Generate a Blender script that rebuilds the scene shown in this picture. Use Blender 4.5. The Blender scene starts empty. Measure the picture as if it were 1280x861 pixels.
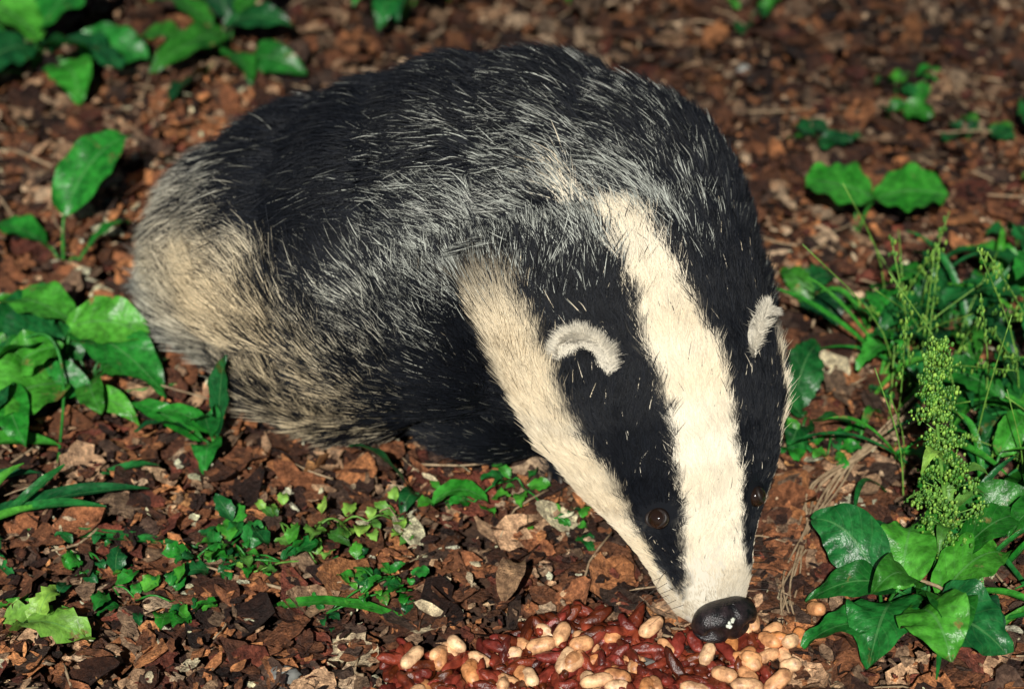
import bpy, math, random
import numpy as np
from mathutils import Vector, kdtree
rng=np.random.default_rng(7); random.seed(7)
scene=bpy.context.scene
col=scene.collection
def link(o,parent=None):
    col.objects.link(o)
    if parent: o.parent=parent
    return o
def nrm(v):
    v=np.asarray(v,float); return v/(np.linalg.norm(v,axis=-1,keepdims=True)+1e-12)
def sstep(a,b,x):
    t=np.clip((x-a)/(b-a),0,1); return t*t*(3-2*t)
def gh(x,y):
    x=np.asarray(x,float);y=np.asarray(y,float)
    return .003*np.sin(13*x+1.3)*np.cos(11*y)+.002*np.sin(31*x-17*y)+.0015*np.sin(47*y+22*x+1)

# ---------------------------------------------------------------- materials
def newmat(name):
    m=bpy.data.materials.new(name); m.use_nodes=True
    nt=m.node_tree; nt.nodes.clear()
    out=nt.nodes.new('ShaderNodeOutputMaterial'); b=nt.nodes.new('ShaderNodeBsdfPrincipled')
    nt.links.new(b.outputs[0],out.inputs[0])
    return m,nt,b,out
def mixc(nt,mode,fac,a,b):
    n=nt.nodes.new('ShaderNodeMix'); n.data_type='RGBA'; n.blend_type=mode
    for sock,val in ((n.inputs[0],fac),(n.inputs[6],a),(n.inputs[7],b)):
        if hasattr(val,'is_linked') or hasattr(val,'links'): nt.links.new(val,sock)
        else: sock.default_value=val
    return n.outputs[2]
def noise(nt,scale,detail=4,rough=.6,coord=None):
    n=nt.nodes.new('ShaderNodeTexNoise'); n.inputs['Scale'].default_value=scale
    n.inputs['Detail'].default_value=detail; n.inputs['Roughness'].default_value=rough
    tc=nt.nodes.new('ShaderNodeTexCoord'); nt.links.new(tc.outputs['Object'],n.inputs['Vector'])
    return n
def ramp(nt,src,stops):
    r=nt.nodes.new('ShaderNodeValToRGB'); e=r.color_ramp.elements
    while len(e)<len(stops): e.new(.5)
    for i,(p,c) in enumerate(stops):
        e[i].position=p; e[i].color=c if len(c)==4 else (*c,1)
    nt.links.new(src,r.inputs[0]); return r.outputs[0]
def bump(nt,b,src,strength,dist):
    n=nt.nodes.new('ShaderNodeBump'); n.inputs['Strength'].default_value=strength; n.inputs['Distance'].default_value=dist
    nt.links.new(src,n.inputs['Height']); nt.links.new(n.outputs[0],b.inputs['Normal'])
def attr(nt,name):
    a=nt.nodes.new('ShaderNodeAttribute'); a.attribute_name=name; return a

def mat_soil():
    m,nt,b,o=newmat('soil')
    n=noise(nt,28,8,.7); c=ramp(nt,n.outputs[0],[(.3,(.012,.007,.004)),(.5,(.05,.024,.013)),(.62,(.11,.052,.026)),(.75,(.2,.12,.07))])
    nt.links.new(c,b.inputs['Base Color']); b.inputs['Roughness'].default_value=.8
    n2=noise(nt,160,6,.7); bump(nt,b,n2.outputs[0],.9,.006); return m
def mat_litter():
    m,nt,b,o=newmat('dead_leaf')
    a=attr(nt,'col'); n=noise(nt,190,8,.8)
    f=ramp(nt,n.outputs[0],[(.36,(.2,.16,.15)),(.5,(.9,.86,.85)),(.64,(2.0,1.95,1.85))])
    c=mixc(nt,'MULTIPLY',1.0,a.outputs['Color'],f)
    nt.links.new(c,b.inputs['Base Color']); b.inputs['Roughness'].default_value=.48
    b.inputs['Specular IOR Level'].default_value=.45
    n2=noise(nt,420,5,.7); bump(nt,b,n2.outputs[0],1.0,.004); return m
def mat_green(name,c1,c2,rough=.36):
    m,nt,b,o=newmat(name)
    a=attr(nt,'luv'); sep=nt.nodes.new('ShaderNodeSeparateColor'); nt.links.new(a.outputs['Color'],sep.inputs[0])
    u,v,r=sep.outputs[0],sep.outputs[1],sep.outputs[2]
    def M(op,x,y=None):
        k=nt.nodes.new('ShaderNodeMath'); k.operation=op
        for i,q in enumerate((x,y)):
            if q is None: continue
            if isinstance(q,(int,float)): k.inputs[i].default_value=q
            else: nt.links.new(q,k.inputs[i])
        return k.outputs[0]
    av=M('ABSOLUTE',M('SUBTRACT',v,.5))
    saw=M('FRACT',M('MULTIPLY',M('SUBTRACT',u,M('MULTIPLY',av,.55)),8.0))
    vein=M('LESS_THAN',M('ABSOLUTE',M('SUBTRACT',saw,.5)),.06)
    mid=M('LESS_THAN',av,.022)
    vv=M('MAXIMUM',M('MULTIPLY',vein,.3),mid)
    n=noise(nt,70,4,.6)
    base=mixc(nt,'MIX',ramp(nt,n.outputs[0],[(.35,(0,0,0)),(.65,(1,1,1))]),(*c1,1),(*c2,1))
    n3=noise(nt,230,3,.6)
    base=mixc(nt,'MULTIPLY',1.0,base,ramp(nt,n3.outputs[0],[(.35,(.6,.6,.6)),(.6,(1.15,1.15,1.15))]))
    n4=noise(nt,45,6,.7)
    base=mixc(nt,'MIX',ramp(nt,n4.outputs[0],[(.62,(0,0,0)),(.68,(1,1,1))]),base,(.15,.13,.03,1))
    hs=nt.nodes.new('ShaderNodeHueSaturation'); nt.links.new(base,hs.inputs['Color'])
    nt.links.new(M('ADD',M('MULTIPLY',r,1.1),.42),hs.inputs['Value'])
    nt.links.new(M('ADD',M('MULTIPLY',r,-.06),.515),hs.inputs['Hue'])
    cc=mixc(nt,'MIX',M('MULTIPLY',vv,.4),hs.outputs[0],(.12,.30,.10,1))
    nt.links.new(cc,b.inputs['Base Color']); b.inputs['Roughness'].default_value=rough
    b.inputs['Specular IOR Level'].default_value=.4
    h=M('ADD',M('MULTIPLY',vv,-.6),M('MULTIPLY',n3.outputs[0],.8)); bump(nt,b,h,.7,.0014)
    tr=nt.nodes.new('ShaderNodeBsdfTranslucent'); nt.links.new(cc,tr.inputs[0])
    mx=nt.nodes.new('ShaderNodeMixShader'); mx.inputs[0].default_value=.12
    nt.links.new(b.outputs[0],mx.inputs[1]); nt.links.new(tr.outputs[0],mx.inputs[2]); nt.links.new(mx.outputs[0],o.inputs[0])
    return m
def mat_simple(name,c1,c2,scale,rough=.5,bumpd=.0008,spec=.5):
    m,nt,b,o=newmat(name); n=noise(nt,scale,5,.65)
    c=ramp(nt,n.outputs[0],[(.35,c1),(.65,c2)]); nt.links.new(c,b.inputs['Base Color'])
    b.inputs['Roughness'].default_value=rough; b.inputs['Specular IOR Level'].default_value=spec
    bump(nt,b,n.outputs[0],.6,bumpd); return m
def mat_attr(name,rough,spec):
    m,nt,b,o=newmat(name); a=attr(nt,'col'); nt.links.new(a.outputs['Color'],b.inputs['Base Color'])
    b.inputs['Roughness'].default_value=rough; b.inputs['Specular IOR Level'].default_value=spec; return m
def mat_food(name,rough,bumpd):
    m,nt,b,o=newmat(name); a=attr(nt,'col'); n=noise(nt,190,5,.65)
    c=mixc(nt,'MULTIPLY',1.0,a.outputs['Color'],ramp(nt,n.outputs[0],[(.35,(.4,.35,.35)),(.62,(1.15,1.15,1.15))]))
    nt.links.new(c,b.inputs['Base Color']); b.inputs['Roughness'].default_value=rough
    bump(nt,b,n.outputs[0],.8,bumpd); return m
def mat_nose():
    m,nt,b,o=newmat('wet_nose'); vo=nt.nodes.new('ShaderNodeTexVoronoi'); vo.inputs['Scale'].default_value=1500
    tc=nt.nodes.new('ShaderNodeTexCoord'); nt.links.new(tc.outputs['Object'],vo.inputs['Vector'])
    n=noise(nt,260,4,.6); c=ramp(nt,n.outputs[0],[(.4,(.004,.004,.005)),(.7,(.03,.02,.022))]); nt.links.new(c,b.inputs['Base Color'])
    b.inputs['Roughness'].default_value=.34; bump(nt,b,vo.outputs['Distance'],.5,.0004); return m

M_soil=mat_soil(); M_lit=mat_litter()
M_g1=mat_green('leaf_green',(.010,.15,.028),(.028,.27,.05))
M_g2=mat_green('leaf_dark_green',(.005,.075,.018),(.016,.15,.035))
M_g3=mat_green('leaf_light_green',(.08,.28,.03),(.17,.42,.07),.45)
M_straw=mat_simple('dry_straw',(.20,.13,.07),(.42,.31,.19),200,.7)
M_nose=mat_nose()
M_lid=mat_simple('eyelid',(.012,.009,.008),(.035,.024,.02),500,.5,.0003,.4)
M_eye=mat_simple('eye',(.012,.006,.003),(.02,.010,.006),50,.05,.00001,.8)
M_claw=mat_simple('claw',(.03,.025,.02),(.08,.06,.045),100,.5)
M_skin=mat_attr('badger_skin',.9,.05)
M_fur=mat_attr('badger_fur',.5,.22)
M_nut=mat_food('peanut',.45,.0006); M_rais=mat_food('raisin',.33,.0014)

# ---------------------------------------------------------------- mesh builder
class MB:
    def __init__(s): s.v=[];s.f=[];s.c=[];s.n=0
    def add(s,V,F,C):
        V=np.asarray(V,float); C=np.asarray(C,float)
        if C.ndim==1: C=np.tile(C,(len(V),1))
        s.v.append(V); s.f+= [tuple(int(i)+s.n for i in f) for f in F]; s.c.append(C); s.n+=len(V)
    def obj(s,name,mat,parent=None,cname='luv',smooth=True):
        me=bpy.data.meshes.new(name); V=np.concatenate(s.v); C=np.concatenate(s.c)
        me.from_pydata(V.tolist(),[],s.f); me.update()
        a=me.attributes.new(cname,'FLOAT_COLOR','POINT')
        cc=np.ones((len(V),4)); cc[:,:3]=C[:,:3]; a.data.foreach_set('color',cc.ravel())
        if smooth: me.polygons.foreach_set('use_smooth',[True]*len(me.polygons))
        me.materials.append(mat); o=bpy.data.objects.new(name,me); return link(o,parent)
def gridfaces(nu,nv):
    return [(i*nv+j,(i+1)*nv+j,(i+1)*nv+j+1,i*nv+j+1) for i in range(nu-1) for j in range(nv-1)]
PROF={'ovate':lambda u:np.sin(np.pi*np.clip(u,0,1)**.72)**.8,
      'round':lambda u:np.sqrt(np.clip(1-(2*u-1)**2,0,1))**.85,
      'lance':lambda u:np.sin(np.pi*u**.85)**1.1,
      'grass':lambda u:np.clip((1-u)*3,0,1)**.8*np.clip(.55+u*3,0,1)}
def leaf(mb,base,tip,width,arch=.01,kind='ovate',fold=.25,wave=.12,roll=0.,serr=0.,r=None,nu=13,nv=7):
    base=np.array(base,float);tip=np.array(tip,float)
    ctrl=(base+tip)/2+np.array([0,0,arch*2]); L=np.linalg.norm(tip-base)
    side0=nrm(np.cross(tip-base,[0,0,1])); ctrl=ctrl+side0*rng.normal(0,.08)*L
    if r is None: r=rng.random()
    V=[];C=[];ph=rng.random()*6
    for i in range(nu):
        u=i/(nu-1)
        P=(1-u)**2*base+2*u*(1-u)*ctrl+u*u*tip
        T=nrm(2*(1-u)*(ctrl-base)+2*u*(tip-ctrl)); S=nrm(np.cross(T,[0,0,1])); N=np.cross(S,T)
        S2=S*math.cos(roll)+N*math.sin(roll); N2=-S*math.sin(roll)+N*math.cos(roll)
        w=width/2*float(PROF[kind](np.array(max(u,.004))))+.0004
        if serr and i%2: w*=1-serr
        for j in range(nv):
            q=j/(nv-1)*2-1
            z=abs(q)*fold*w+ wave*width*.5*abs(q)*math.sin(u*9+ph+q*2)+.06*width*math.sin(u*23+ph+q*3)*abs(q)*min(1,wave*6)
            V.append(P+S2*q*w+N2*z); C.append((u,j/(nv-1),r))
    mb.add(V,gridfaces(nu,nv),C)
def tube(mb,pts,r0,r1,seg=6,r=.5,n=10):
    pts=np.array(pts,float)
    k=len(pts); P=[]
    pp=np.vstack([2*pts[0]-pts[1],pts,2*pts[-1]-pts[-2]])
    for t in np.linspace(0,k-1-1e-6,n):
        i=int(t);f=t-i;a,b,c,d=pp[i],pp[i+1],pp[i+2],pp[i+3]
        P.append(.5*((2*b)+(-a+c)*f+(2*a-5*b+4*c-d)*f*f+(-a+3*b-3*c+d)*f**3))
    P=np.array(P);V=[];C=[]
    for i,p in enumerate(P):
        T=nrm(P[min(i+1,n-1)]-P[max(i-1,0)]); A_=nrm(np.cross(T,[.3,.2,.93])); B_=np.cross(T,A_)
        rr=r0+(r1-r0)*i/(n-1)
        for s in range(seg):
            a=2*math.pi*s/seg; V.append(p+rr*(math.cos(a)*A_+math.sin(a)*B_)); C.append((.3,.3,r))
    F=[(i*seg+s,i*seg+(s+1)%seg,(i+1)*seg+(s+1)%seg,(i+1)*seg+s) for i in range(n-1) for s in range(seg)]
    F+= [tuple(range(seg-1,-1,-1)),tuple((n-1)*seg+s for s in range(seg))]
    mb.add(V,F,C)
def ell(c,r,rot=None,nu=14,nv=20,warp=None):
    V=[];
    for i in range(nu+1):
        th=math.pi*i/nu
        for j in range(nv):
            ph=2*math.pi*j/nv; p=np.array([math.sin(th)*math.cos(ph),math.sin(th)*math.sin(ph),math.cos(th)])
            if warp: p=warp(p)
            V.append(p*np.array(r))
    V=np.array(V)
    if rot is not None: V=V@np.array(rot)
    V=V+np.array(c)
    F=[(i*nv+j,(i+1)*nv+j,(i+1)*nv+(j+1)%nv,i*nv+(j+1)%nv) for i in range(nu) for j in range(nv)]
    return V,F

# ---------------------------------------------------------------- ground
k=121; s=np.linspace(-1,1,k); g=np.sign(s)*(np.abs(s)*.9+np.abs(s)**6*40)
X,Y=np.meshgrid(g,g,indexing='ij'); Z=gh(X,Y)-.004
mb=MB(); mb.add(np.stack([X.ravel(),Y.ravel(),Z.ravel()],1),gridfaces(k,k),(0,0,0)); mb.obj('ground',M_soil)

# ---------------------------------------------------------------- leaf litter
PAL=np.array([(.055,.022,.012),(.11,.045,.021),(.19,.075,.033),(.30,.125,.05),(.022,.010,.007),(.38,.24,.14),(.55,.40,.26),(.12,.034,.02),(.20,.13,.08),(.06,.036,.025),(.42,.18,.07)])
PW=np.array([.13,.16,.15,.09,.13,.08,.06,.08,.08,.07,.03]);PW/=PW.sum()
def litter(N,x0,x1,y0,y1,Lr,name,thick=.014,excl=None,pw=2.2,z0=0.,ar=(.3,.85),gain=1.3,pwts=None):
    nu,nv=6,4
    px=rng.uniform(x0,x1,N);py=rng.uniform(y0,y1,N)
    if excl is not None:
        kx=excl(px,py); px,py=px[kx],py[kx]; N=len(px)
    L=Lr[0]+(Lr[1]-Lr[0])*rng.random(N)**pw; W=L*rng.uniform(ar[0],ar[1],N)
    u=np.linspace(0,1,nu)[None,:,None]; v=np.linspace(-1,1,nv)[None,None,:]
    prof=np.sin(np.pi*(u*.92+.04))**rng.uniform(.35,1.0,N)[:,None,None]
    jit=1+rng.normal(0,.20,(N,nu,nv))
    lx=(u-.5)*L[:,None,None]*(1+rng.normal(0,.05,(N,nu,nv)))
    ly=v*prof*W[:,None,None]*.5*jit
    c1=rng.normal(0,.4,N)[:,None,None]; c2=rng.normal(0,.5,N)[:,None,None]
    lz=(c1*((u-.5)**2)*4*.35+c2*v*v*.3)*W[:,None,None]+rng.normal(0,.045,(N,nu,nv))*W[:,None,None]+0*v
    P=np.stack([lx,ly,lz],-1).reshape(N,-1,3)
    ya=rng.uniform(0,2*np.pi,N);ta=rng.normal(0,.27,N);tb=rng.normal(0,.27,N)
    def R(ax,a):
        c,s_=np.cos(a),np.sin(a);o=np.zeros_like(a);i=np.ones_like(a)
        if ax==0: return np.stack([np.stack([i,o,o],-1),np.stack([o,c,-s_],-1),np.stack([o,s_,c],-1)],-2)
        if ax==1: return np.stack([np.stack([c,o,s_],-1),np.stack([o,i,o],-1),np.stack([-s_,o,c],-1)],-2)
        return np.stack([np.stack([c,-s_,o],-1),np.stack([s_,c,o],-1),np.stack([o,o,i],-1)],-2)
    RM=R(2,ya)@R(1,ta)@R(0,tb)
    P=np.einsum('nij,nkj->nki',RM,P)
    P[:,:,0]+=px[:,None];P[:,:,1]+=py[:,None];P[:,:,2]+=(gh(px,py)+z0+rng.random(N)*thick)[:,None]
    C=PAL[rng.choice(len(PAL),N,p=PW if pwts is None else pwts)]*rng.uniform(.65,1.7,N)[:,None]*gain
    flash_falloff=1-.55*sstep(.08,.36,py+.06*np.sin(px*9)+.10*px)   # flash falloff painted into the litter colour, darker further back
    C=np.clip(C*flash_falloff[:,None],0,.75)
    C=np.repeat(C[:,None,:],nu*nv,1)
    gf=np.array(gridfaces(nu,nv)); F=(gf[None]+ (np.arange(N)*nu*nv)[:,None,None]).reshape(-1,4)
    me=bpy.data.meshes.new(name); V=P.reshape(-1,3)
    me.vertices.add(len(V)); me.vertices.foreach_set('co',V.ravel())
    me.loops.add(F.size); me.loops.foreach_set('vertex_index',F.ravel().astype(np.int32))
    me.polygons.add(len(F)); me.polygons.foreach_set('loop_start',np.arange(0,F.size,4,dtype=np.int32))
    me.update(calc_edges=True)
    me.polygons.foreach_set('use_smooth',np.ones(len(F),bool))
    cc=np.ones((len(V),4)); cc[:,:3]=C.reshape(-1,3)
    a=me.attributes.new('col','FLOAT_COLOR','POINT'); a.data.foreach_set('color',cc.ravel())
    me.materials.append(M_lit); return link(bpy.data.objects.new(name,me))
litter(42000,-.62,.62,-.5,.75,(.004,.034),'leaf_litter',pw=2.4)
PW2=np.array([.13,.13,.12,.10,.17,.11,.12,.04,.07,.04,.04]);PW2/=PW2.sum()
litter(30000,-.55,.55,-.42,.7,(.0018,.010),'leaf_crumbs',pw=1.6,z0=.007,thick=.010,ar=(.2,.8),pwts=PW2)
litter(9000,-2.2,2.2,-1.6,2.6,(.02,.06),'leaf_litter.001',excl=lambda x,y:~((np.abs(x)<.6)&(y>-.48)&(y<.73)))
mb=MB()
for i in range(420):
    x,y=rng.uniform(-.6,.6),rng.uniform(-.45,.7);a=rng.uniform(0,6.3);L=rng.uniform(.012,.055);z=gh(x,y)+.014
    d=np.array([math.cos(a),math.sin(a),rng.normal(0,.08)])*L
    p=np.array([x,y,z]); rr=rng.uniform(.0004,.001); tube(mb,[p,p+d*.5+rng.normal(0,.0025,3),p+d],rr,rr*.6,5,n=5,r=rng.random())
mb.obj('fallen_twigs',M_straw)

# ---------------------------------------------------------------- badger
badger=bpy.data.objects.new('badger',None); link(badger)
N0=np.array([.104,-.266,.033]); A=nrm([-.19,.60,.777])
S0=nrm(np.array([1,0,0])-A[0]*A); H0=np.cross(S0,A); ro=math.radians(24)
H=H0*math.cos(ro)+S0*math.sin(ro); S=S0*math.cos(ro)-H0*math.sin(ro)
TT=np.array([-.004,0,.008,.02,.035,.05,.07,.095,.125,.16,.20])
AA=np.array([.004,.012,.019,.0250,.0290,.037,.050,.061,.067,.069,.068])
BB=np.array([.004,.009,.0135,.0165,.0195,.024,.031,.038,.045,.052,.058])
TO=np.array([-.010,-.005,-.001,.002,.004,.008,.013,.015,.012,.006,-.005])
def hsec(t): return np.interp(t,TT,AA),np.interp(t,TT,BB),np.interp(t,TT,TO)
V=[];ns=32
ts=np.linspace(-.004,.20,40)
for t in ts:
    a,b,to=hsec(t); c=N0+A*t+H*(to-b)
    for j in range(ns):
        ph=2*math.pi*j/ns; V.append(c+S*a*math.sin(ph)+H*b*math.cos(ph))
F=[(i*ns+j,i*ns+(j+1)%ns,(i+1)*ns+(j+1)%ns,(i+1)*ns+j) for i in range(39) for j in range(ns)]
F+=[tuple(range(ns)),tuple(39*ns+j for j in range(ns-1,-1,-1))]
mb=MB(); mb.add(V,F,(0,0,0))
def addE(c,r,rot=None):
    v,f=ell(c,r,rot); mb.add(v,f,(0,0,0))
addE((.052,-.06,.106),(.073,.095,.082))
addE((.015,-.045,.102),(.080,.112,.092))
addE((-.02,-.04,.097),(.085,.112,.093))
addE((-.055,-.033,.088),(.085,.110,.086))
addE((-.098,-.010,.075),(.080,.098,.073))
addE((-.138,.010,.059),(.060,.072,.059))
addE((-.160,.010,.040),(.042,.050,.036))
addE((-.085,-.045,.042),(.070,.074,.042))
addE((.0,-.085,.060),(.068,.058,.060))
addE((.04,-.115,.10),(.06,.05,.06))
def limb(pts,rad):
    pts=np.array(pts,float)
    for i in range(len(pts)-1):
        for q in np.linspace(0,1,7):
            p=pts[i]*(1-q)+pts[i+1]*q; r=rad[i]*(1-q)+rad[i+1]*q; addE(p,(r,r,r))
limb([(.0,-.075,.07),(.0,-.085,.04),(.03,-.112,.018)],[.04,.028,.017])
limb([(.10,-.07,.08),(.115,-.085,.045),(.105,-.120,.018)],[.035,.027,.017])
limb([(-.12,-.02,.06),(-.09,-.05,.04),(-.12,-.045,.018),(-.095,-.075,.014)],[.05,.034,.018,.014])
limb([(-.12,.03,.06),(-.08,.06,.04),(-.12,.06,.018),(-.09,.075,.014)],[.05,.034,.018,.014])
limb([(-.155,.03,.06),(-.19,.04,.035),(-.205,.045,.018)],[.022,.014,.009])   # tail
paws=[(.032,-.120,.013),(.105,-.130,.013),(-.085,-.080,.012),(-.075,.085,.012)]
for p in paws: addE(p,(.016,.020,.011))
raw=mb.obj('body',M_skin,badger,'col')
md=raw.modifiers.new('r','REMESH'); md.mode='VOXEL'; md.voxel_size=.0032; md.use_smooth_shade=True
ms=raw.modifiers.new('s','SMOOTH'); ms.factor=.5; ms.iterations=9
dg=bpy.context.evaluated_depsgraph_get(); dg.update()
me=bpy.data.meshes.new_from_object(raw.evaluated_get(dg)); raw.modifiers.clear(); raw.data=me
me.materials.clear(); me.materials.append(M_skin)

def headcoord(P):
    R=P-N0; t=R@A; s_=R@S; h=R@H; a,b,to=hsec(t)
    phi=np.degrees(np.arctan2(s_/a,(h-(to-b))/b)); return t,s_,h,phi
RH=[rng.normal(0,1,3) for _ in range(12)]
def snoise(P,sc,k=0):
    r=0
    for i in range(4):
        d=RH[(i+k)%12]; r=r+np.sin(P@d*sc*(1+.5*i)+i*1.7+k)
    return r/4
def gau(P,c,r): return np.exp(-(((P-np.array(c))/np.array(r))**2).sum(-1))
BLK=np.array([.0045,.0055,.008]); WHT=np.array([.93,.86,.71]); CRM=np.array([.76,.62,.40]); GRY=np.array([.46,.48,.43])
def furmask(P):
    t,s_,h,phi=headcoord(P); ap=np.abs(phi)
    jit=snoise(P,260,1)*.0018+snoise(P,600,6)*.0010
    hw=np.interp(t,[0,.018,.03,.05,.09,.13,.17,.215,.25],[.03,.0165,.0160,.0165,.0165,.0170,.0135,.008,.0])
    sc_=np.interp(t,[.12,.22],[0,-.014])
    mid=1-sstep(-.0022,.0022,np.abs(s_-sc_)-hw+jit)
    mid=np.where(ap<80,mid,0)
    lo=np.interp(t,[.0,.02,.035,.05,.08,.12,.2],[60,64,70,68,60,66,68]); hi=np.interp(t,[0,.05,.1,.15,.2],[150,130,112,106,104])
    lo=lo+np.where(phi>0,np.interp(t,[.05,.09],[4,14]),0)
    ck=sstep(-5,4,ap-lo+jit*2000)*(1-sstep(-6,6,ap-hi+jit*2500))
    ck=ck*(1-sstep(.15,.19,t+jit*4))*np.where(phi>0,1-sstep(.10,.13,t),1)
    muz=1-sstep(.012,.019,t+jit*2)
    white=np.maximum(np.maximum(mid,ck),muz)
    fw=1-sstep(.15,.21,t+snoise(P,90,3)*.012)
    fw=np.maximum(fw,mid*(1-sstep(.17,.25,t)))
    fw=np.where(P[:,1]>-.02,0,fw)
    near=1-sstep(1.25,1.6,np.sqrt((s_/hsec(t)[0])**2+((h-hsec(t)[2]+hsec(t)[1])/hsec(t)[1])**2))
    fw=fw*near
    p=np.full(len(P),.22)+.12*snoise(P,55,8)+.12*snoise(P,140,2)
    p+=.62*gau(P,(-.155,-.045,.092),(.036,.08,.046))
    p+=.28*gau(P,(-.19,-.0,.03),(.05,.08,.05))
    p+=.22*gau(P,(-.10,-.12,.05),(.05,.06,.06))
    p+=.24*gau(P,(.0,-.12,.155),(.06,.06,.05))
    p+=.35*gau(P,(.045,-.14,.18),(.03,.04,.03))
    p+=.35*gau(P,(-.02,-.145,.125),(.03,.04,.025))
    p-=.30*gau(P,(-.09,.0,.16),(.10,.09,.055))
    p-=.24*gau(P,(-.105,-.08,.12),(.022,.05,.05))
    p-=.22*gau(P,(.12,-.08,.14),(.04,.06,.07))
    blk=gau(P,(.0,-.145,.05),(.055,.055,.055))*1.7
    blk=np.maximum(blk,(1-sstep(.02,.045,P[:,2]))*sstep(-.05,-.02,P[:,0]))
    p=p*(1-np.clip(blk,0,1))
    return t,phi,fw,white,np.clip(p,0,.9)
nvt=len(me.vertices); VV=np.zeros(nvt*3); me.vertices.foreach_get('co',VV); VV=VV.reshape(-1,3)
t,phi,fw,wh,pp=furmask(VV)
cs=(wh*fw)[:,None]*WHT*.7+(1-(wh*fw)[:,None])*(BLK*1.2+pp[:,None]*.02)
a=me.attributes.get('col') or me.attributes.new('col','FLOAT_COLOR','POINT')
cc=np.ones((nvt,4)); cc[:,:3]=cs; a.data.foreach_set('color',cc.ravel())

def sample(me,N,dens):
    me.calc_loop_triangles(); nt_=len(me.loop_triangles)
    T=np.zeros(nt_*3,np.int32); me.loop_triangles.foreach_get('vertices',T); T=T.reshape(-1,3)
    n=len(me.vertices); V=np.zeros(n*3); me.vertices.foreach_get('co',V); V=V.reshape(-1,3)
    VN=np.zeros(n*3); me.vertices.foreach_get('normal',VN); VN=VN.reshape(-1,3)
    a,b,c=V[T[:,0]],V[T[:,1]],V[T[:,2]]
    ar=np.linalg.norm(np.cross(b-a,c-a),axis=1)*dens((a+b+c)/3)
    idx=rng.choice(nt_,N,p=ar/ar.sum()); r1=np.sqrt(rng.random(N))[:,None]; r2=rng.random(N)[:,None]
    w0,w1,w2=1-r1,r1*(1-r2),r1*r2
    P=a[idx]*w0+b[idx]*w1+c[idx]*w2
    Nn=nrm(VN[T[idx,0]]*w0+VN[T[idx,1]]*w1+VN[T[idx,2]]*w2); return P,Nn
def make_fur(name,P,Nn,flow,L,lift,colfn,rad,K=6,clump=.45,cl=26,wild=1.):
    n=len(P)
    F_=flow-(flow*Nn).sum(1,keepdims=True)*Nn; F_=nrm(F_)
    Bn=np.cross(Nn,F_)
    wob=(snoise(P,75,2)*.40*wild+snoise(P,190,5)*.38*wild+rng.normal(0,.24,n))[:,None]
    F_=nrm(F_+Bn*wob)
    li=(lift*(1+.45*snoise(P,120,7)*wild+rng.normal(0,.3,n)))[:,None]
    d0=nrm(F_+Nn*np.tan(np.clip(li,.05,1.2)))
    sK=np.linspace(0,1,K)[None,:,None]; Lc=L[:,None,None]
    curl=(Bn*rng.normal(0,.22,n)[:,None])
    pts=P[:,None,:]+d0[:,None,:]*sK*Lc+(F_*.35-Nn*.22*li+curl+np.array([0,0,-.12]))[:,None,:]*(sK**2)*Lc
    pts=pts-Nn[:,None,:]*.0006
    nc=max(n//cl,2); ci=rng.choice(n,nc,replace=False); kd=kdtree.KDTree(nc)
    for i,q in enumerate(ci): kd.insert(Vector(P[q]),i)
    kd.balance(); near=np.array([kd.find(Vector(p))[1] for p in P]); cid=ci[near]
    w=(clump*(.3+1.1*rng.random(n)))[:,None,None]*sK**1.5
    off=P-P[cid]; far=(np.linalg.norm(off,axis=1)<.009)[:,None,None]
    pts=np.where(far,pts*(1-w)+w*(pts[cid]+off[:,None,:]*.25),pts)
    pts[:,:,2]=np.maximum(pts[:,:,2],.003)
    C=colfn(P,rng.random(nc)[near],np.linspace(0,1,K))
    hc=bpy.data.hair_curves.new(name); hc.add_curves([K]*n)
    hc.attributes['position'].data.foreach_set('vector',pts.astype(np.float32).ravel())
    ra=(rad*(.7+.6*rng.random(n)))[:,None]*np.interp(np.linspace(0,1,K),[0,.3,.7,1],[.9,1,.7,.12])[None]
    at=hc.attributes.get('radius') or hc.attributes.new('radius','FLOAT','POINT'); at.data.foreach_set('value',ra.astype(np.float32).ravel())
    ca=hc.attributes.new('col','FLOAT_COLOR','POINT'); c4=np.ones((n,K,4),np.float32); c4[:,:,:3]=C; ca.data.foreach_set('color',c4.ravel())
    hc.materials.append(M_fur); return link(bpy.data.objects.new(name,hc),badger)
def onhead(t,phi_deg,out=0):
    a,b,to=hsec(t); ph=math.radians(phi_deg); return N0+A*t+H*(to-b)+S*(a+out)*math.sin(ph)+H*(b+out)*math.cos(ph)
eyeP={-1:onhead(.056,-42,.0),1:onhead(.056,42,-.0015)}
def dens(P):
    t,s_,h,phi=headcoord(P); d=np.where(t<.2,1.6,1.0); d=np.where(t<.07,3.4,d)
    d=np.where(P[:,2]<.02,.5,d); d=np.where(t<.004,0,d); d=np.where((P[:,1]>.06)&(P[:,2]<.08),.4,d)
    for sg in (-1,1):
        d=np.where(np.linalg.norm(P-eyeP[sg],axis=1)<.0062,0,d)
    return d
NF=640000
P,Nn=sample(me,NF,dens)
body_flow=np.array([-.75,.22,-.42])
def flowf(P):
    t,s_,h,phi=headcoord(P); ap=np.abs(phi)
    hf=A+np.sign(phi)[:,None]*S*.35*sstep(40,90,ap)[:,None]
    wH=np.clip(1-sstep(.17,.27,t),0,1)*(1-sstep(-.03,.0,P[:,1]))
    return t,ap,hf*wH[:,None]+body_flow*(1-wH[:,None])
t,ap,flow=flowf(P)
L=np.interp(t,[0,.02,.05,.08,.12,.17,.24],[.0028,.004,.0055,.008,.010,.014,.020])
L=L+.007*sstep(55,85,ap)*sstep(.06,.10,t)*(1-sstep(.15,.2,t))
L=np.where(P[:,1]>-.02,.021,L); L=np.where(P[:,0]<-.12,.025,L)
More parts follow.
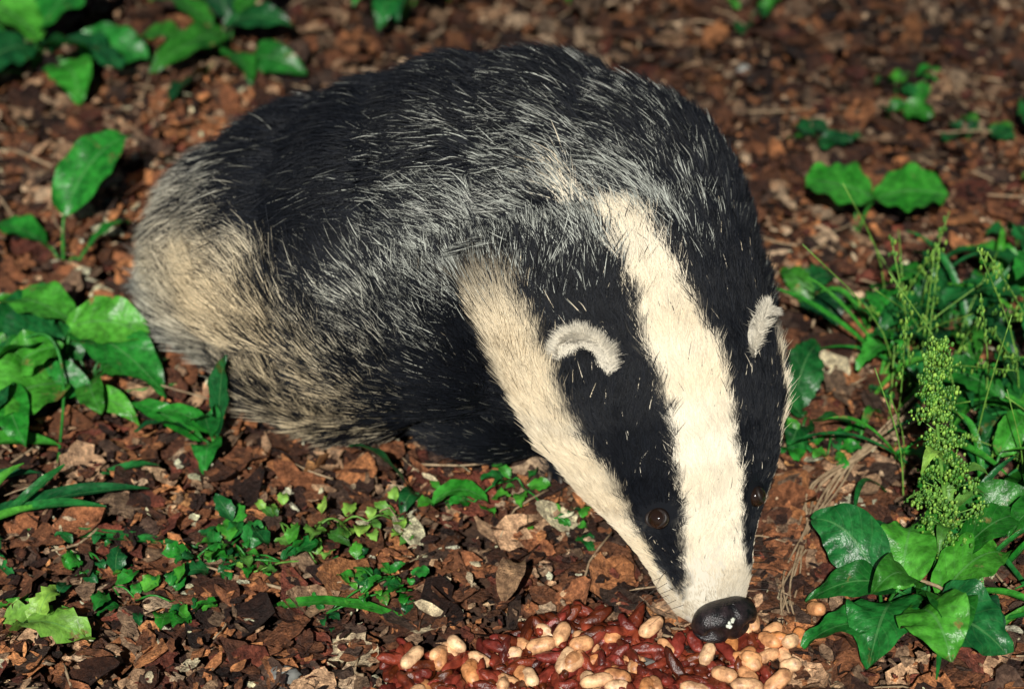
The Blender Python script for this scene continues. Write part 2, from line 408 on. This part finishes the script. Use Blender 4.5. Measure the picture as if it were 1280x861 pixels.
L=np.where(P[:,2]<.02,np.minimum(L,.014),L)*rng.uniform(.55,1.25,NF)
lift=np.interp(t,[0,.05,.12,.22],[.28,.3,.38,.50])
for sg in (-1,1):
    dd=P-eyeP[sg]; r_=np.linalg.norm(dd,axis=1); k_=np.clip(1-r_/.014,0,1)[:,None]
    flow=flow*(1-k_)+nrm(dd)*k_*1.3; L=L*(1-.45*k_[:,0])
def colfn(P,cr,sk):
    t,phi,fw,wh,p=furmask(P); n=len(P)
    isface=rng.random(n)<fw
    r=.55*cr+.45*rng.random(n)
    w=wh; w=np.where(rng.random(n)<.004,1-w,w)
    hue=np.clip(.25+.4*snoise(P,60,4)+ (np.abs(phi)>50)*.6+np.where(t>.1,.3,0),0,1)[:,None]
    cw=WHT*(1-hue*.7)+CRM*hue*.7
    mz=(1-sstep(.012,.032,t))[:,None]; cw=cw*(1-.55*mz)+np.array([.36,.31,.24])*.55*mz
    cw=cw*(1-.16*np.clip(snoise(P,140,9),0,1))[:,None]
    cface=cw*w[:,None]+BLK*(1-w[:,None])*rng.uniform(.6,2.2,n)[:,None]
    cface=np.repeat(cface[:,None,:],len(sk),1)
    pale=(r<p)[:,None,None]
    warm=np.clip(gau(P,(-.15,-.06,.08),(.06,.08,.05))+gau(P,(-.09,-.12,.04),(.06,.06,.05)),0,1)[:,None]
    pc=(GRY*1.15*(1-warm)+CRM*1.1*warm)[:,None,:]*rng.uniform(.4,1.3,n)[:,None,None]
    s3=sk[None,:,None]; st=rng.uniform(.1,.6,n)[:,None,None]
    cp=BLK*2*(1-sstep(st,st+.2,s3))+pc*sstep(st,st+.2,s3)
    tipw=(rng.random(n)<.35*p+.02)[:,None,None]*sstep(.7,.9,s3)
    dk=BLK*rng.uniform(.8,2.6,n)[:,None,None]
    cd=dk*(1-tipw)+pc*.7*tipw
    cb=np.where(pale,cp,cd)
    C=np.where(isface[:,None,None],cface,cb)
    return C*rng.uniform(.8,1.08,n)[:,None,None]
rad=np.interp(t,[0,.05,.12,.2],[.00016,.00017,.00020,.00025])
make_fur('fur',P,Nn,flow,L,lift,colfn,rad)
# long silver-tipped guard hairs over the coat
def gdens(P):
    t,s_,h,phi=headcoord(P); g_=gau(P,(.0,-.145,.05),(.05,.05,.05)); return np.where((t<.21)&(P[:,1]<-.02),0,1.)*np.clip(1-1.5*g_,0.03,1)*np.where(P[:,2]<.02,.2,1)
NG_=26000
PG,NG=sample(me,NG_,gdens); tg,apg,fg=flowf(PG)
def gcol(P,cr,sk):
    n=len(P); s3=sk[None,:,None]; t_,ph_,fw_,wh_,p_=furmask(P)
    tip=np.where(.4*cr+.6*rng.random(n)<np.clip(p_*1.25-.02,0,.85),1.,0.)[:,None,None]*sstep(.55,.8,s3)
    warm=np.clip(gau(P,(-.15,-.06,.08),(.06,.08,.05)),0,1)[:,None,None]
    return BLK*1.5*(1-tip)+(np.array([.70,.71,.64])*(1-warm)+CRM*warm)*rng.uniform(.4,1.1,n)[:,None,None]*tip
make_fur('guard_hairs',PG,NG,fg,rng.uniform(.018,.028,NG_)*np.where(tg<.25,.8,1),np.full(NG_,.58),gcol,np.full(NG_,.00022),clump=.5,cl=5,wild=1.2)

# ears
for sg in (-1,1):
    c=onhead(.131 if sg<0 else .126,sg*(45 if sg<0 else 44),-.002)
    up=nrm(A*.85+S*sg*.25+H*.28); fn=H*.62+S*sg*.76-A*.26; fn=nrm(fn-(fn@up)*up); sd=np.cross(up,fn)
    def warp(p):
        q=p.copy()
        if q[1]>0: q[1]=-.65*(1-q[0]**2-q[2]**2)+.25*q[1]
        return q
    ec=c+up*.006+fn*.0015
    v,f=ell(ec,(.0130,.0068,.0140),[sd,fn,up],18,24,warp)
    mb=MB(); mb.add(v,f,BLK*1.5); eo=mb.obj('ear',M_skin,badger,'col')
    PE,NE=sample(eo.data,20000,lambda P:np.ones(len(P)))
    rel=PE-ec; a_=rel@sd/.0130; b_=rel@up/.0140; rim=np.sqrt(a_**2+b_**2); med=-(rel@S)*sg/.013
    inner=(NE@fn)>.1
    band=sstep(-.50,-.05,b_+.60*med)
    wt=np.where(inner,sstep(.48,.75,rim+.18*med),sstep(.35,.6,rim))*band
    def ecol(P,cr,sk,wt=wt):
        ww=np.where(rng.random(len(P))<wt,1.,0.)[:,None]
        C=(WHT*.85*ww+BLK*(1-ww))*rng.uniform(.5,1.1,len(P))[:,None]
        return np.repeat(C[:,None,:],len(sk),1)
    fl=up[None]*.7+rel/.016*.8
    make_fur('ear_fur',PE,NE,fl,np.where(wt>.5,.0064,.0038)*rng.uniform(.45,1.3,len(PE)),np.full(len(PE),.5),ecol,np.full(len(PE),.00014),clump=.45,cl=14)

# eyes
for sg in (-1,1):
    on=nrm(eyeP[sg]-onhead(.05,0,-hsec(.05)[1])); v,f=ell(eyeP[sg]+on*.0004,(.0053,.0053,.0053)); mb=MB(); mb.add(v,f,BLK); mb.obj('eye',M_eye,badger,'col')
    mb=MB(); e1=nrm(A-(A@on)*on); e2=np.cross(on,e1); pts=[eyeP[sg]+on*(.0028)+e1*.0036*math.cos(q)+e2*.0052*math.sin(q) for q in np.linspace(0,2*math.pi,13)]
    tube(mb,pts,.0010,.0010,8,n=36); mb.obj('eyelid',M_lid,badger,'col')
# nose pad with nostrils
def nwarp(p):
    x,y,z=p; q=np.array([np.sign(x)*abs(x)**.8,y,np.sign(z)*abs(z)**.85])
    for sx in (-1,1):
        d=math.hypot((x-sx*.45)/.22,(z+.05)/.30)
        if y>0: q[1]-=.65*math.exp(-d*d*1.2)
        d2=math.hypot((x-sx*.80)/.25,(z+.28)/.14)
        if y>0: q[1]-=.35*math.exp(-d2*d2)
    if y>0: q[1]-=.2*math.exp(-(x/.07)**2)
    return q
fo=nrm(-A*.75+H*.66); upn=nrm(H-(H@fo)*fo); sdn=np.cross(fo,upn)
v,f=ell(N0+H*-.0035+A*.001,(.0170,.0100,.0110),[sdn,fo,upn],40,56,nwarp)
mb=MB(); mb.add(v,f,BLK); mb.obj('nose',M_nose,badger,'col')
mb=MB(); 
for q in range(6):
    v,f=ell(N0+H*(.0066+rng.normal(0,.0006))+A*(-.0015+.0006*q)+S*(-.004+.0004*q+rng.normal(0,.0006)),(.0011,.0009,.0010),None,6,8); mb.add(v+rng.normal(0,.0002,v.shape),f,(.8,.9,.8))
mb.obj('food_crumb',mat_simple('crumb',(.6,.62,.5),(.8,.85,.75),300,.6),badger,'col')
mb=MB()
for sg in (-1,1):
    for q in range(7):
        b0=onhead(.012+.003*q,sg*(60+8*(q%3)),0); d=nrm(S*sg*.9-A*.1+H*rng.normal(0,.3)+np.array([0,0,-.2])); l=rng.uniform(.015,.028)
        tube(mb,[b0,b0+d*l*.5,b0+d*l+np.array([0,0,-.005])],.00016,.00005,4,n=6)
mb.obj('whiskers',M_claw,badger,'col')
mb=MB()
for p in paws:
    for q in range(5):
        b0=np.array(p)+np.array([(q-2)*.0060,-.016+.002*abs(q-2),.001]); tube(mb,[b0,b0+np.array([0,-.006,.001]),b0+np.array([0,-.010,-.008])],.0020,.0006,6,n=6)
mb.obj('claws',M_claw,badger,'col')

# ---------------------------------------------------------------- plants
def plant(name,root,leaves,mat=M_g1,kind='ovate',stem=.0011,**kw):
    mb=MB(); root=np.array([root[0],root[1],float(gh(root[0],root[1]))])
    for L_ in leaves:
        b,t_,w=np.array(L_[0],float),np.array(L_[1],float),L_[2]
        kd_=L_[3] if len(L_)>3 else kind
        m=(root+b)/2+np.array([0,0,.006])
        if np.linalg.norm(b-root)>.004: tube(mb,[root,m,b],stem,stem*.7,6,n=7,r=.6)
        leaf(mb,b,t_,w,arch=kw.get('arch',.008),kind=kd_,wave=kw.get('wave',.14),serr=kw.get('serr',0),roll=rng.normal(0,kw.get('rl',.3)),fold=kw.get('fold',.22),nu=21,nv=9,r=kw.get('r'))
    return mb.obj(name,mat)
def rosette(name,root,n,L,W,z,mat,kind='ovate',a0=0,a1=6.28,**kw):
    lv=[]
    for i in range(n):
        a=a0+(a1-a0)*(i+rng.random()*.7)/n; l=L*rng.uniform(.6,1.25); r0=l*rng.uniform(.15,.45); zz=z*rng.uniform(.4,1.2)
        b=(root[0]+r0*math.cos(a),root[1]+r0*math.sin(a),zz*.7+.008); t_=(root[0]+(r0+l)*math.cos(a),root[1]+(r0+l)*math.sin(a),zz*rng.uniform(.5,1.2)+.008)
        lv.append((b,t_,W*rng.uniform(.7,1.2)))
    return plant(name,root,lv,mat,kind,**kw)
plant('dock_plant',(-.33,.30),[((-.325,.31,.03),(-.39,.345,.045),.042),((-.32,.30,.03),(-.262,.262,.035),.045),((-.33,.30,.03),(-.36,.245,.03),.035),((-.33,.32,.03),(-.29,.365,.05),.045),((-.34,.33,.03),(-.35,.40,.05),.04),((-.31,.29,.02),(-.29,.24,.02),.03),((-.35,.28,.02),(-.40,.27,.02),.04),((-.37,.35,.03),(-.39,.41,.04),.04),((-.30,.31,.02),(-.25,.30,.02),.035)])
plant('dock_plant',(-.20,.32),[((-.20,.32,.03),(-.245,.265,.03),.024),((-.20,.33,.03),(-.15,.31,.04),.022),((-.20,.34,.03),(-.205,.40,.05),.026),((-.21,.33,.03),(-.255,.35,.04),.022),((-.195,.31,.02),(-.175,.265,.02),.022),((-.19,.33,.04),(-.16,.37,.05),.024),((-.22,.30,.03),(-.26,.31,.03),.024),((-.18,.30,.02),(-.14,.28,.02),.022),((-.21,.28,.02),(-.23,.235,.02),.022)],M_g2)
rosette('nettle_plant',(-.08,.375),12,.030,.020,.05,M_g1,serr=.22,arch=.01)
plant('plantain_sprout',(-.275,.075),[((-.273,.089,.032),(-.237,.140,.058),.032),((-.285,.085,.012),(-.325,.10,.015),.022),((-.262,.07,.012),(-.235,.10,.02),.010,'lance')],M_g1,r=.5)
plant('dock_plant',(-.255,-.045),[((-.25,-.027,.030),(-.193,-.068,.014),.033),((-.25,-.03,.034),(-.203,-.035,.028),.030),((-.255,-.03,.025),(-.305,-.042,.022),.030),((-.248,-.063,.02),(-.297,-.104,.02),.042),((-.26,-.04,.03),(-.30,-.07,.03),.03),((-.25,-.02,.03),(-.30,-.0,.03),.03),((-.24,-.07,.012),(-.205,-.09,.012),.014,'lance')])
rosette('dock_plant',(-.285,-.06),10,.046,.030,.022,M_g1,arch=.006)
rosette('dock_plant',(-.240,-.045),7,.034,.020,.014,M_g2,arch=.005)
mb=MB(); tube(mb,[(-.255,-.05,.01),(-.22,-.06,.012),(-.185,-.052,.012)],.0011,.0007,6); tube(mb,[(-.30,-.05,.02),(-.262,-.05,.045),(-.248,-.07,.03),(-.245,-.13,.004)],.0011,.0008,6,n=20); mb.obj('creeping_stem',M_g1)
plant('plantain_sprout',(-.162,-.105),[((-.16,-.105,.015),(-.152,-.100,.068),.013,'lance'),((-.163,-.105,.015),(-.160,-.117,.040),.016,'lance'),((-.16,-.105,.015),(-.195,-.100,.03),.011,'lance'),((-.165,-.105,.01),(-.165,-.130,.01),.016),((-.17,-.10,.01),(-.205,-.105,.02),.012),((-.17,-.10,.01),(-.21,-.08,.02),.012)],M_g1)
plant('plantain_sprout',(-.05,-.145),[((-.052,-.145,.008),(-.086,-.135,.035),.013,'lance'),((-.05,-.145,.008),(-.058,-.165,.01),.010,'lance')],M_g2)
mb=MB()
for b,t_,w in [((-.28,-.165,.008),(-.19,-.155,.022),.009),((-.265,-.178,.008),(-.162,-.188,.010),.007),((-.27,-.17,.008),(-.235,-.145,.03),.006),((-.285,-.18,.006),(-.255,-.15,.035),.006),((-.225,-.132,.006),(-.19,-.122,.010),.005),((-.31,-.11,.008),(-.245,-.108,.012),.011),((-.28,-.185,.006),(-.25,-.215,.01),.006),((-.29,-.24,.006),(-.22,-.235,.012),.006),((-.28,-.17,.008),(-.21,-.172,.024),.007),((-.3,-.15,.008),(-.25,-.14,.02),.007),((-.3,-.19,.008),(-.24,-.165,.02),.006),((-.29,-.16,.008),(-.26,-.20,.02),.008)]:
    leaf(mb,b,t_,w,arch=.006,kind='grass',fold=.5,wave=.05,nu=16,nv=5)
mb.obj('grass_tuft',M_g1)
def herb(name,pts,size,mat,leafn=5,serr=.2,spread=.012,z=.012):
    mb=MB(); prev=None
    for p in pts:
        c=np.array([p[0],p[1],float(gh(*p))+z*rng.uniform(.7,1.5)])
        if prev is not None: tube(mb,[prev,(prev+c)/2+np.array([0,0,.004]),c],.0006,.0005,5,n=6)
        else: tube(mb,[(p[0]+.003,p[1]+.003,0),c],.0006,.0006,5,n=4)
        prev=c
        for i in range(leafn):
            a=rng.uniform(0,6.3); s_=size*rng.uniform(.45,1.3); d=np.array([math.cos(a),math.sin(a),rng.uniform(-.1,.5)])
            b=c+d*spread*rng.uniform(.1,.9); leaf(mb,b,b+d*s_,s_*rng.uniform(.5,.9),arch=.002,serr=serr,nu=9,nv=5,wave=.25,roll=rng.normal(0,.3))
    return mb.obj(name,mat)
herb('ground_ivy',[(-.10,-.178),(-.088,-.172),(-.075,-.176),(-.062,-.168),(-.05,-.172)],.013,M_g3,4)
herb('ground_ivy',[(-.16,-.20),(-.145,-.19),(-.135,-.198),(-.118,-.205),(-.15,-.205),(-.14,-.18)],.012,M_g1,6)
herb('ground_ivy',[(-.20,-.222),(-.188,-.228),(-.17,-.232),(-.16,-.238)],.012,M_g1,5)
herb('ground_ivy',[(-.08,-.212),(-.068,-.222),(-.075,-.232),(-.06,-.215),(-.092,-.24),(-.05,-.225)],.008,M_g1,7)
herb('ground_ivy',[(-.035,-.152),(-.02,-.155),(.0,-.14),(.006,-.145),(.02,-.165),(.03,-.17)],.010,M_g1,4)
herb('chickweed',[(-.12,-.175),(-.11,-.19),(-.10,-.20),(-.13,-.215)],.007,M_g3,5)
herb('chickweed',[(-.215,-.20),(-.205,-.21),(-.22,-.215)],.008,M_g1,5)
mb=MB(); leaf(mb,(-.042,-.156,.012),(-.012,-.158,.014),.014,kind='ovate'); tube(mb,[(-.06,-.15,.0),(-.05,-.152,.01),(-.042,-.156,.012)],.0008,.0006); mb.obj('fallen_green_leaf',M_g1)
mb=MB(); leaf(mb,(-.12,-.235,.012),(-.05,-.243,.011),.006,kind='grass',nu=16,nv=5); mb.obj('grass_blade',M_g1)
mb=MB(); leaf(mb,(-.250,-.247,.010),(-.205,-.26,.014),.026,serr=.3,wave=.4,r=.6,nu=15); leaf(mb,(-.235,-.25,.012),(-.225,-.232,.02),.014,serr=.3,wave=.3); mb.obj('fallen_green_leaf',M_g3)
# right
plant('wild_violet',(.215,.112),[((.224,.112,.030),(.182,.122,.036),.040,'round'),((.224,.110,.030),(.268,.106,.034),.040,'round'),((.215,.13,.02),(.205,.15,.02),.02,'round')],arch=.004,fold=.12,wave=.12,rl=.05,r=.7)
plant('dock_plant',(.175,.02),[((.175,.028,.012),(.19,.0,.012),.026),((.17,.03,.012),(.195,.05,.012),.016),((.175,.02,.014),(.16,.045,.02),.015)],M_g2,serr=.2)
plant('dock_plant',(.165,-.075),[((.155,-.082,.014),(.172,-.04,.03),.024),((.16,-.085,.014),(.135,-.06,.024),.018),((.165,-.09,.01),(.19,-.10,.014),.018),((.16,-.09,.01),(.15,-.115,.014),.016)],M_g2,serr=.1)
herb('ground_ivy',[(.15,-.105),(.162,-.112),(.175,-.10),(.17,-.12)],.013,M_g1,5)
rosette('nettle_plant',(.255,.0),12,.034,.020,.03,M_g2,serr=.14)
rosette('nettle_plant',(.31,.01),12,.045,.026,.045,M_g1,serr=.14)
rosette('nettle_plant',(.285,-.09),10,.045,.022,.03,M_g2,serr=.1)
rosette('nettle_plant',(.22,-.03),9,.026,.014,.025,M_g1,serr=.18)
rosette('dock_plant',(.25,-.15),8,.036,.018,.03,M_g1,serr=.05)
herb('chickweed',[(.21,-.06),(.225,-.05),(.24,-.055),(.25,-.04),(.26,-.06),(.275,-.045),(.29,-.055),(.235,-.08),(.25,-.09)],.010,M_g1,7)
rosette('dock_plant',(.205,-.235),7,.04,.026,.04,M_g2,arch=.012)
plant('dock_plant',(.185,-.235),[((.18,-.235,.03),(.150,-.205,.045),.03),((.19,-.24,.03),(.20,-.205,.04),.03),((.2,-.26,.03),(.235,-.285,.03),.04),((.185,-.25,.03),(.17,-.285,.02),.034),((.21,-.245,.03),(.245,-.225,.04),.03),((.18,-.26,.02),(.14,-.27,.02),.022),((.195,-.265,.04),(.205,-.30,.04),.034)],M_g1,arch=.01)
rosette('dock_plant',(.275,-.20),9,.045,.022,.04,M_g2,arch=.012)
# seed stalk
mb=MB(); st=[np.array(p) for p in [(.224,-.215,0),(.216,-.21,.05),(.206,-.203,.105),(.203,-.198,.150)]]
tube(mb,st,.0016,.0006,6,n=16)
def on_st(q):
    q*=3; i=min(int(q),2); return st[i]*(1-(q-i))+st[i+1]*(q-i)
for i in range(110):
    q=.15+.85*rng.random(); c=on_st(q); a=rng.uniform(0,6.3); rr=(.019*(1-q)**.8+.0025)*rng.random()**.7
    e=c+np.array([math.cos(a)*rr,math.sin(a)*rr,rr*.5]); 
    if rr>.004: tube(mb,[c,(c+e)/2,e],.0004,.0003,4,n=4)
    for _ in range(int(rng.uniform(10,34))):
        v,f=ell(e+rng.normal(0,.0021,3)*np.array([1,1,.8]),np.array((.0008,.0008,.0011))*rng.uniform(.6,1.5),None,3,5); mb.add(v,f,(.4,.3,rng.random()))
for i in range(8):
    q=.05+.5*rng.random(); c=on_st(q); a=rng.uniform(0,6.3); leaf(mb,c,c+np.array([math.cos(a)*.022,math.sin(a)*.022,.006]),.006,kind='lance',nu=9,nv=5)
mb.obj('dock_seed_stalk',M_g3)
mb=MB()
for i in range(44):
    x,y=rng.uniform(.2,.34),rng.uniform(-.16,.03); h_=rng.uniform(.04,.12); lx=rng.normal(-.01,.035); ly=rng.normal(0,.03)
    p=[np.array([x,y,0]),np.array([x+lx*.3,y+ly*.3,h_*.5]),np.array([x+lx,y+ly,h_])]; tube(mb,p,.0005,.0003,5,n=8,r=.7)
    if i%2==0:
        for q in range(26):
            f_=.5+.5*rng.random(); c=p[1]*(1-(f_-.5)*2)+p[2]*(f_-.5)*2+rng.normal(0,.0035*(1.3-f_),3); v,f=ell(c,(.0008,.0008,.0018),None,4,5); mb.add(v,f,(.4,.3,rng.random()))
mb.obj('flowering_grass',M_g3)
mb=MB()
for i in range(95):
    x,y=rng.uniform(.2,.36),rng.uniform(-.26,.02); a=rng.uniform(0,6.3); l=rng.uniform(.03,.08)
    leaf(mb,(x,y,.004),(x+l*math.cos(a),y+l*math.sin(a),rng.uniform(.01,.06)),rng.uniform(.002,.0045),arch=.014,kind='grass',fold=.5,wave=.04,nu=14,nv=5)
mb.obj('grass_tuft',M_g1)
for i,(x,y,s_) in enumerate([(.26,.27,.018),(.25,.235,.016),(.3,.21,.018),(.17,.37,.014),(.04,.39,.012),(.2,.19,.016),(.33,.13,.02),(.34,.19,.022),(.31,.09,.018)]):
    herb('seedling',[(x,y),(x+.012,y+.006)],s_,M_g2 if i%4 else M_g1,3,z=.014)
for i in range(16):
    a=rng.uniform(0,6.3); r_=rng.uniform(.55,1.3); rosette('dock_plant',(r_*math.cos(a)+.0,r_*math.sin(a)*.9+.1 if abs(math.cos(a))>.4 else .75+rng.random()*.6),8,.06,.035,.06,M_g2 if i%2 else M_g1)
mb=MB()
base=[(.228,-.088,.02),(.19,-.12,.016),(.166,-.147,.014),(.152,-.178,.012),(.142,-.215,.010),(.137,-.245,.008)]
for i in range(9):
    o_=rng.normal(0,.0028,(6,3)); o_[:,2]=np.abs(o_[:,2]); o_[0]*=2.5; tube(mb,np.array(base)+o_,.0008,.0005,5,n=24)
tube(mb,[(.10,-.19,.012),(.125,-.185,.016),(.15,-.19,.012)],.0006,.0004,5)
tube(mb,[(.19,-.23,.03),(.21,-.245,.035),(.222,-.262,.03)],.0012,.0008,5)
mb.obj('dry_straw',M_straw)

# ---------------------------------------------------------------- food
def nut(p):
    x,y,z=p; w=1-.16*math.exp(-(x/.35)**2); return np.array([x,y*w,z*w])
def rotm(az,tl):
    c,s_=math.cos(az),math.sin(az); e1=nrm([c,s_,tl]); e3=nrm(np.array([0,0,1])-e1[2]*e1); return [e1,np.cross(e3,e1),e3]
mb=MB()
NP=[(-.03,-.268),(-.016,-.274),(-.002,-.27),(.014,-.268),(.024,-.262),(.036,-.262),(.05,-.258),(.018,-.256),(.094,-.275),(.106,-.266),(.118,-.250),(.125,-.264),(.128,-.254),(.123,-.274),(.15,-.243),(-.035,-.275),(.06,-.278),(.03,-.28),(.005,-.285),(-.02,-.285),(.115,-.278),(.075,-.268),(.05,-.29),(.1,-.29),(.068,-.255),(.132,-.272),(.14,-.262),(.112,-.258)]
NP+=[(rng.uniform(-.05,.135),rng.uniform(-.335,-.262)) for _ in range(70)]
for i,(x,y) in enumerate(NP):
    pal=rng.random(); c=np.array([.70,.28,.09])*(1-pal)+np.array([.90,.60,.34])*pal
    v,f=ell((x,y,.014+rng.random()*.007),(rng.uniform(.0055,.0088),rng.uniform(.0035,.0048),.0040),rotm(rng.uniform(0,3.1),rng.normal(0,.3)),10,14,nut); mb.add(v+rng.normal(0,.00012,v.shape),f,c)
mb.obj('peanuts',M_nut,None,'col')
mb=MB()
for i in range(960):
    x=rng.uniform(-.06,.125); y=rng.uniform(-.335,-.234)
    if y>-.244+.010*math.sin(x*60)-abs(x-.05)*.25+rng.normal(0,.004): continue
    ph=rng.random()*6; bd=rng.normal(0,.35)
    def rw(p,ph=ph,bd=bd): 
        k_=1+.16*math.sin(p[0]*7+ph+3*p[1])+.1*math.sin(p[2]*9+p[1]*6); return np.array([p[0],p[1]*k_+bd*p[0]**2,p[2]*k_+.2*p[0]**2])
    c=np.array([.15,.022,.016])*rng.uniform(.3,1.7)+np.array([.07,.02,0])*rng.random()
    v,f=ell((x,y,.009+rng.random()*.009),(rng.uniform(.005,.0115),rng.uniform(.0024,.0036),.0028),rotm(rng.uniform(0,3.1),rng.normal(0,.35)),9,12,rw); mb.add(v,f,c)
mb.obj('raisins',M_rais,None,'col')
mb=MB()
for p,r_ in [((.062,-.279,.012),(.014,.008,.006)),((-.11,-.28,.01),(.008,.006,.005)),((.16,.30,.012),(.005,.004,.004)),((-.09,-.212,.014),(.005,.004,.004))]:
    v,f=ell(p,r_,None,10,14); mb.add(v+rng.normal(0,.0005,v.shape),f,(0,0,0))
mb.obj('pebbles',mat_simple('stone',(.14,.14,.13),(.28,.28,.25),90,.7,.001))
mb=MB(); leaf(mb,(-.004,-.240,.022),(.004,-.212,.02),.013,kind='ovate',wave=.2)
mb.c[-1][:]=(.36,.22,.12); mb.obj('dead_leaf',M_lit,None,'col')

# ---------------------------------------------------------------- light, sky, camera
az=math.radians(-8); el=math.radians(42)
toSun=np.array([math.sin(az)*math.cos(el),-math.cos(az)*math.cos(el),math.sin(el)])
sd_=bpy.data.lights.new('sun','SUN'); sd_.energy=5.0; sd_.angle=math.radians(.5); sd_.color=(1,.97,.9)
so=bpy.data.objects.new('sun',sd_); link(so); so.rotation_euler=Vector(toSun).to_track_quat('Z','Y').to_euler()
w=bpy.data.worlds.new('World'); scene.world=w; w.use_nodes=True; nt=w.node_tree
bg=nt.nodes['Background']; sk=nt.nodes.new('ShaderNodeTexSky'); sk.sky_type='NISHITA'; sk.sun_disc=False
sk.sun_elevation=el; sk.sun_rotation=math.atan2(toSun[0],toSun[1]); nt.links.new(sk.outputs[0],bg.inputs[0]); bg.inputs[1].default_value=.02
cd=bpy.data.cameras.new('camera'); cam=bpy.data.objects.new('camera',cd); link(cam)
cam.location=(0,-1.04,.78); cam.rotation_euler=(math.radians(90-36.87),0,0); cd.lens=78; cd.clip_end=200; cd.clip_start=.05
cd.dof.use_dof=True; cd.dof.focus_distance=1.08; cd.dof.aperture_fstop=6.3
scene.camera=cam
scene.view_settings.view_transform='Standard'; scene.view_settings.look='None'; scene.view_settings.exposure=0
